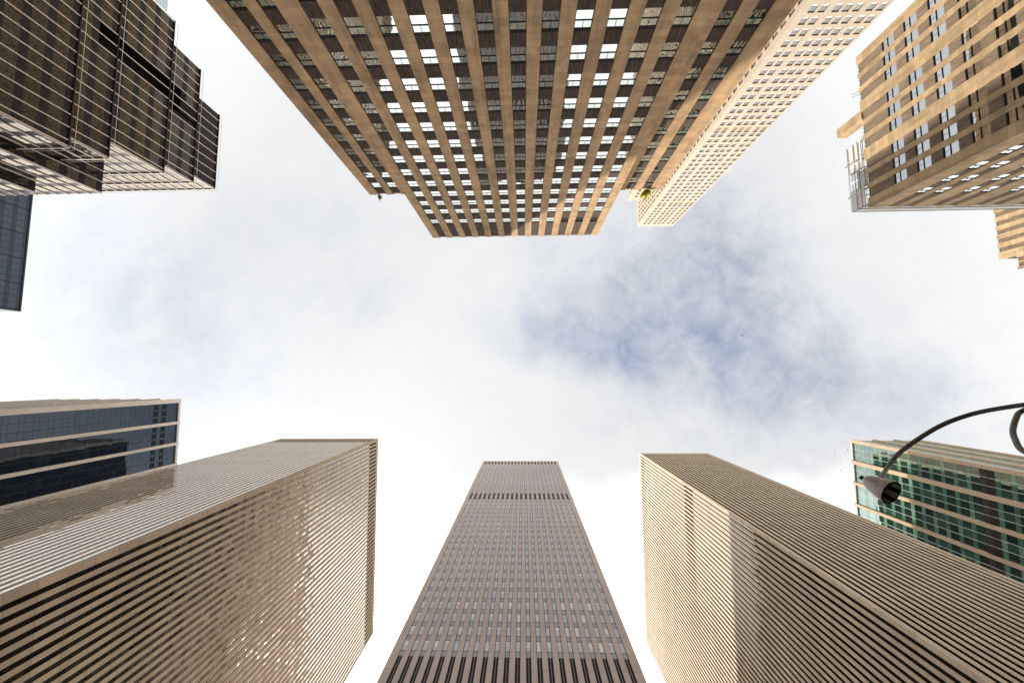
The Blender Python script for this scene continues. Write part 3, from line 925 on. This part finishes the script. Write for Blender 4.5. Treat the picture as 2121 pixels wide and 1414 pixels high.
lamp_part('bracket', [tube_items([(6.70, 1.985, 7.95), (6.815, 1.945, 8.035)], [.075, .05], 12, 'arm')], head)
# fine bird-deterrent wires with bead tips
for (tx, ty), zz in (((.7428, .1883), 8.75), ((.7535, .2255), 8.8), ((.7279, .2670), 8.75), ((.7507, .2914), 8.6), ((.7743, .1758), 8.7)):
    tip = Vector((tx * zz, ty * zz, zz)); mid = (c0 + tip) / 2 + Vector((0, 0, .22))
    pts = smooth_curve([c0 - ax * .06, mid, tip], 8)
    bead = [tip + Vector((0, 0, d)) for d in (-.012, -.008, 0, .008, .012)]
    lamp_part('bird_wire', [tube_items(pts, .0005, 5, 'roof'), tube_items(bead, [.002, .006, .008, .006, .002], 8, 'frame')], head)

# ------------------------------------------------------------------ 11. two birds high in the blue gap
for k, (bx, by, bz, yaw, lab) in enumerate(((64.6, -11.9, 120, .4, 'left one of two tiny birds high in the blue gap between clouds'),
                                            (65.4, -12.1, 120.6, .9, 'right one of two tiny birds high in the blue gap between clouds'))):
    body = tube_items([Vector((-.2, 0, 0)), Vector((-.12, 0, 0)), Vector((0, 0, -.01)), Vector((.12, 0, .01)), Vector((.19, 0, .03)), Vector((.23, 0, .03))], [.03, .045, .06, .045, .03, .006], 8, 'bird')
    vv, ff, _ = body
    for s in (-1, 1):
        b = len(vv)
        vv += [(.07, s * .04, .01), (.02, s * .22, .09), (-.10, s * .42, .04), (-.09, s * .22, .08), (-.06, s * .04, .01)]
        vv += [(a, c, d - .015) for a, c, d in vv[b:b + 5]]
        ff = list(ff) + [(b, b + 1, b + 3, b + 4), (b + 1, b + 2, b + 3), (b + 9, b + 8, b + 6, b + 5), (b + 8, b + 7, b + 6), (b, b + 5, b + 6, b + 1), (b + 1, b + 6, b + 7, b + 2), (b + 2, b + 7, b + 8, b + 3), (b + 3, b + 8, b + 9, b + 4)]
    rot = Matrix.Rotation(yaw, 3, 'Z')
    vv = [tuple(rot @ Vector(p) * .8 + Vector((bx, by, bz))) for p in vv]
    o = mesh_obj('bird', [(vv, ff, ['bird'], [0] * len(ff), .5)], None, Vector((bx, by, bz)))
    o['label'] = lab; o['category'] = 'bird'; o['group'] = 'birds in the sky'


# ------------------------------------------------------------------ ground
def sheet(name, x0, x1, y0, y1, z0, z1, mat):
    v, f = box_v(x0, x1, y0, y1, z0, z1)
    o = mesh_obj(name, [(v, f, [mat], [0] * 6, .5)], None, Vector((0, 0, 0))); o['kind'] = 'structure'


sheet('ground', -2500, 2500, -2500, 2500, GROUND - .6, GROUND - .15, 'paving')
sheet('road', -2400, 2400, -17, 11, GROUND - .14, GROUND - .12, 'asphalt')
sheet('pavement', -2400, 2400, 11.004, 60, GROUND - .145, GROUND, 'paving')
sheet('pavement', -2400, 2400, -60, -17.004, GROUND - .145, GROUND, 'paving')

# ------------------------------------------------------------------ light
SUN = Vector((-.640, .635, 1.0)).normalized()
elev = math.asin(SUN.z); azim = math.atan2(SUN.x, SUN.y)     # clockwise from +y
sl = bpy.data.lights.new('sun', 'SUN'); sl.energy = 5.0; sl.angle = math.radians(.53); sl.color = (1.0, .92, .80)
so = bpy.data.objects.new('sun', sl); COL.objects.link(so)
so.rotation_euler = SUN.to_track_quat('Z', 'Y').to_euler()

w = bpy.data.worlds.new('World'); scene.world = w; w.use_nodes = True
t = NT(w)
sky = t.n('ShaderNodeTexSky', None, sky_type='NISHITA'); sky.sun_disc = False
sky.sun_elevation = elev; sky.sun_rotation = azim; sky.altitude = 50; sky.air_density = 1.0; sky.dust_density = .8; sky.ozone_density = 1.0
tc = t.n('ShaderNodeTexCoord'); d = tc.outputs['Generated']
sp = t.n('ShaderNodeSeparateXYZ', {0: d})
zc = t.m('MAXIMUM', sp.outputs[2], .12)
tx, ty = t.m('DIVIDE', sp.outputs[0], zc), t.m('DIVIDE', sp.outputs[1], zc)
pl = t.n('ShaderNodeCombineXYZ', {0: tx, 1: ty, 2: 0.0}).outputs[0]
# wind-torn edges: domain warp
wn = t.n('ShaderNodeTexNoise', {'Vector': pl, 'Scale': 3.2, 'Detail': 7.0, 'Roughness': .6})
wv = t.n('ShaderNodeVectorMath', {0: wn.outputs['Color'], 1: (.5, .5, .5)}, operation='SUBTRACT')
pw_ = t.n('ShaderNodeVectorMath', {0: wv.outputs[0], 1: (.30, .30, 0), 2: pl}, operation='MULTIPLY_ADD').outputs[0]


def blob(cx, cy, rx, ry, ang=0.0):
    mp = t.n('ShaderNodeMapping', {'Vector': pw_, 'Location': (0, 0, 0)}, vector_type='POINT')
    s1 = t.n('ShaderNodeVectorMath', {0: pw_, 1: (cx, cy, 0)}, operation='SUBTRACT')
    t.t.links.new(s1.outputs[0], mp.inputs['Vector'])
    mp.inputs['Rotation'].default_value = (0, 0, -ang); 
    s2 = t.n('ShaderNodeVectorMath', {0: mp.outputs[0], 1: (1 / rx, 1 / ry, 0)}, operation='MULTIPLY')
    ln = t.n('ShaderNodeVectorMath', {0: s2.outputs[0]}, operation='LENGTH')
    return t.m('POWER', 2.7183, t.m('MULTIPLY', t.m('POWER', ln.outputs['Value'], 2.0), -1.0))


gap = None
for amp, args in ((.36, (.25, -.09, .18, .09, .2)), (.22, (.10, -.10, .20, .09, .1)), (.40, (.48, -.13, .42, .21, .5)), (.30, (.52, -.36, .17, .15, .9)),
                  (.26, (.60, -.24, .12, .07, .9)), (.20, (.47, -.11, .10, .06, .2)), (.24, (.62, .03, .22, .07, .15)), (.30, (-1.0, -.20, .34, .22, .3)),
                  (.20, (-.42, -.20, .12, .07, .2)), (.16, (.85, .06, .3, .14, .2)), (.14, (.32, .10, .24, .12, 0)), (.18, (-.85, -.02, .2, .1, 0)),
                  (.12, (-.55, -.40, .3, .14, 0)), (.15, (.25, -.26, .2, .07, .1))):
    b = t.m('MULTIPLY', blob(*args), amp)
    gap = b if gap is None else t.m('ADD', gap, b)
dn = t.n('ShaderNodeTexNoise', {'Vector': pl, 'Scale': 5.5, 'Detail': 8.0, 'Roughness': .58, 'Distortion': .35})
dn2 = t.n('ShaderNodeTexNoise', {'Vector': pl, 'Scale': 1.7, 'Detail': 6.0, 'Roughness': .55})
dn3 = t.n('ShaderNodeTexNoise', {'Vector': pl, 'Scale': 17.0, 'Detail': 6.0, 'Roughness': .65, 'Distortion': .8})
det = t.m('ADD', t.m('MULTIPLY', t.m('SUBTRACT', dn.outputs[0], .5), 1.6), t.m('MULTIPLY', t.m('SUBTRACT', dn2.outputs[0], .5), .9))
det = t.m('ADD', det, t.m('MULTIPLY', t.m('SUBTRACT', dn3.outputs[0], .5), .9))
open_ = t.m('MULTIPLY', gap, t.m('ADD', 1.0, t.m('MULTIPLY', det, 1.25)))
open_ = t.m('ADD', open_, t.m('MULTIPLY', det, .13), clamp=True)
cover = t.m('SUBTRACT', 1.0, t.m('MULTIPLY', open_, .74), clamp=True)
# cloud brightness: thin white veil, brightest round the sun
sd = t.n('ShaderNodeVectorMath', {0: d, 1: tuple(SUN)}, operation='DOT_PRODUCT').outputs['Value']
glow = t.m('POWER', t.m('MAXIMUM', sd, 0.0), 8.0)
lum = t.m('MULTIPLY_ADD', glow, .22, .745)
low_fill = t.n('ShaderNodeMapRange', {0: sp.outputs[2], 1: .74, 2: .30, 3: 1.0, 4: 1.5}).outputs[0]      # sky raised towards the horizon, added as fill light for the facades
hz = low_fill
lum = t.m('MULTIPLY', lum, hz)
# sky brightened across the sunward side, added so the tan block's windows mirror white
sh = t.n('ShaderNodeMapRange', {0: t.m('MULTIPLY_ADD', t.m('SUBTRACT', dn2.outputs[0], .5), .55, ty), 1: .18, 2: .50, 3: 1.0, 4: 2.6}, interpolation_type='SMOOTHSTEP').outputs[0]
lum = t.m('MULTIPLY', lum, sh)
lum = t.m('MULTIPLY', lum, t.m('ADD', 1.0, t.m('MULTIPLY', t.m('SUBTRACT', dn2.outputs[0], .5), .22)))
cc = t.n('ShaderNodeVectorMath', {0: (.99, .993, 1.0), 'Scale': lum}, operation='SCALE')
skc = t.mix(1.0, sky.outputs[0], (.97, 1.08, 1.05, 1), 'MULTIPLY')
bg1 = t.n('ShaderNodeBackground', {0: skc, 1: .15})
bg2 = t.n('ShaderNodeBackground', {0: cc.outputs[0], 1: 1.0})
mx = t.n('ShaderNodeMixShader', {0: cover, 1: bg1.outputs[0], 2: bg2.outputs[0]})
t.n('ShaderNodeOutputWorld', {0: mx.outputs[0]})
w.cycles.sampling_method = 'MANUAL'; w.cycles.sample_map_resolution = 1024

# ------------------------------------------------------------------ output
vs = scene.view_settings
vs.view_transform = 'Standard'; vs.look = 'None'; vs.exposure = 0.25; vs.gamma = 1.0
scene.render.resolution_x, scene.render.resolution_y = 1024, 682
scene.render.engine = 'CYCLES'
scene.cycles.max_bounces = 8; scene.cycles.diffuse_bounces = 4; scene.cycles.glossy_bounces = 5
scene.cycles.sample_clamp_indirect = 12.0
scene.cycles.caustics_reflective = True
scene.cycles.blur_glossy = 0.3
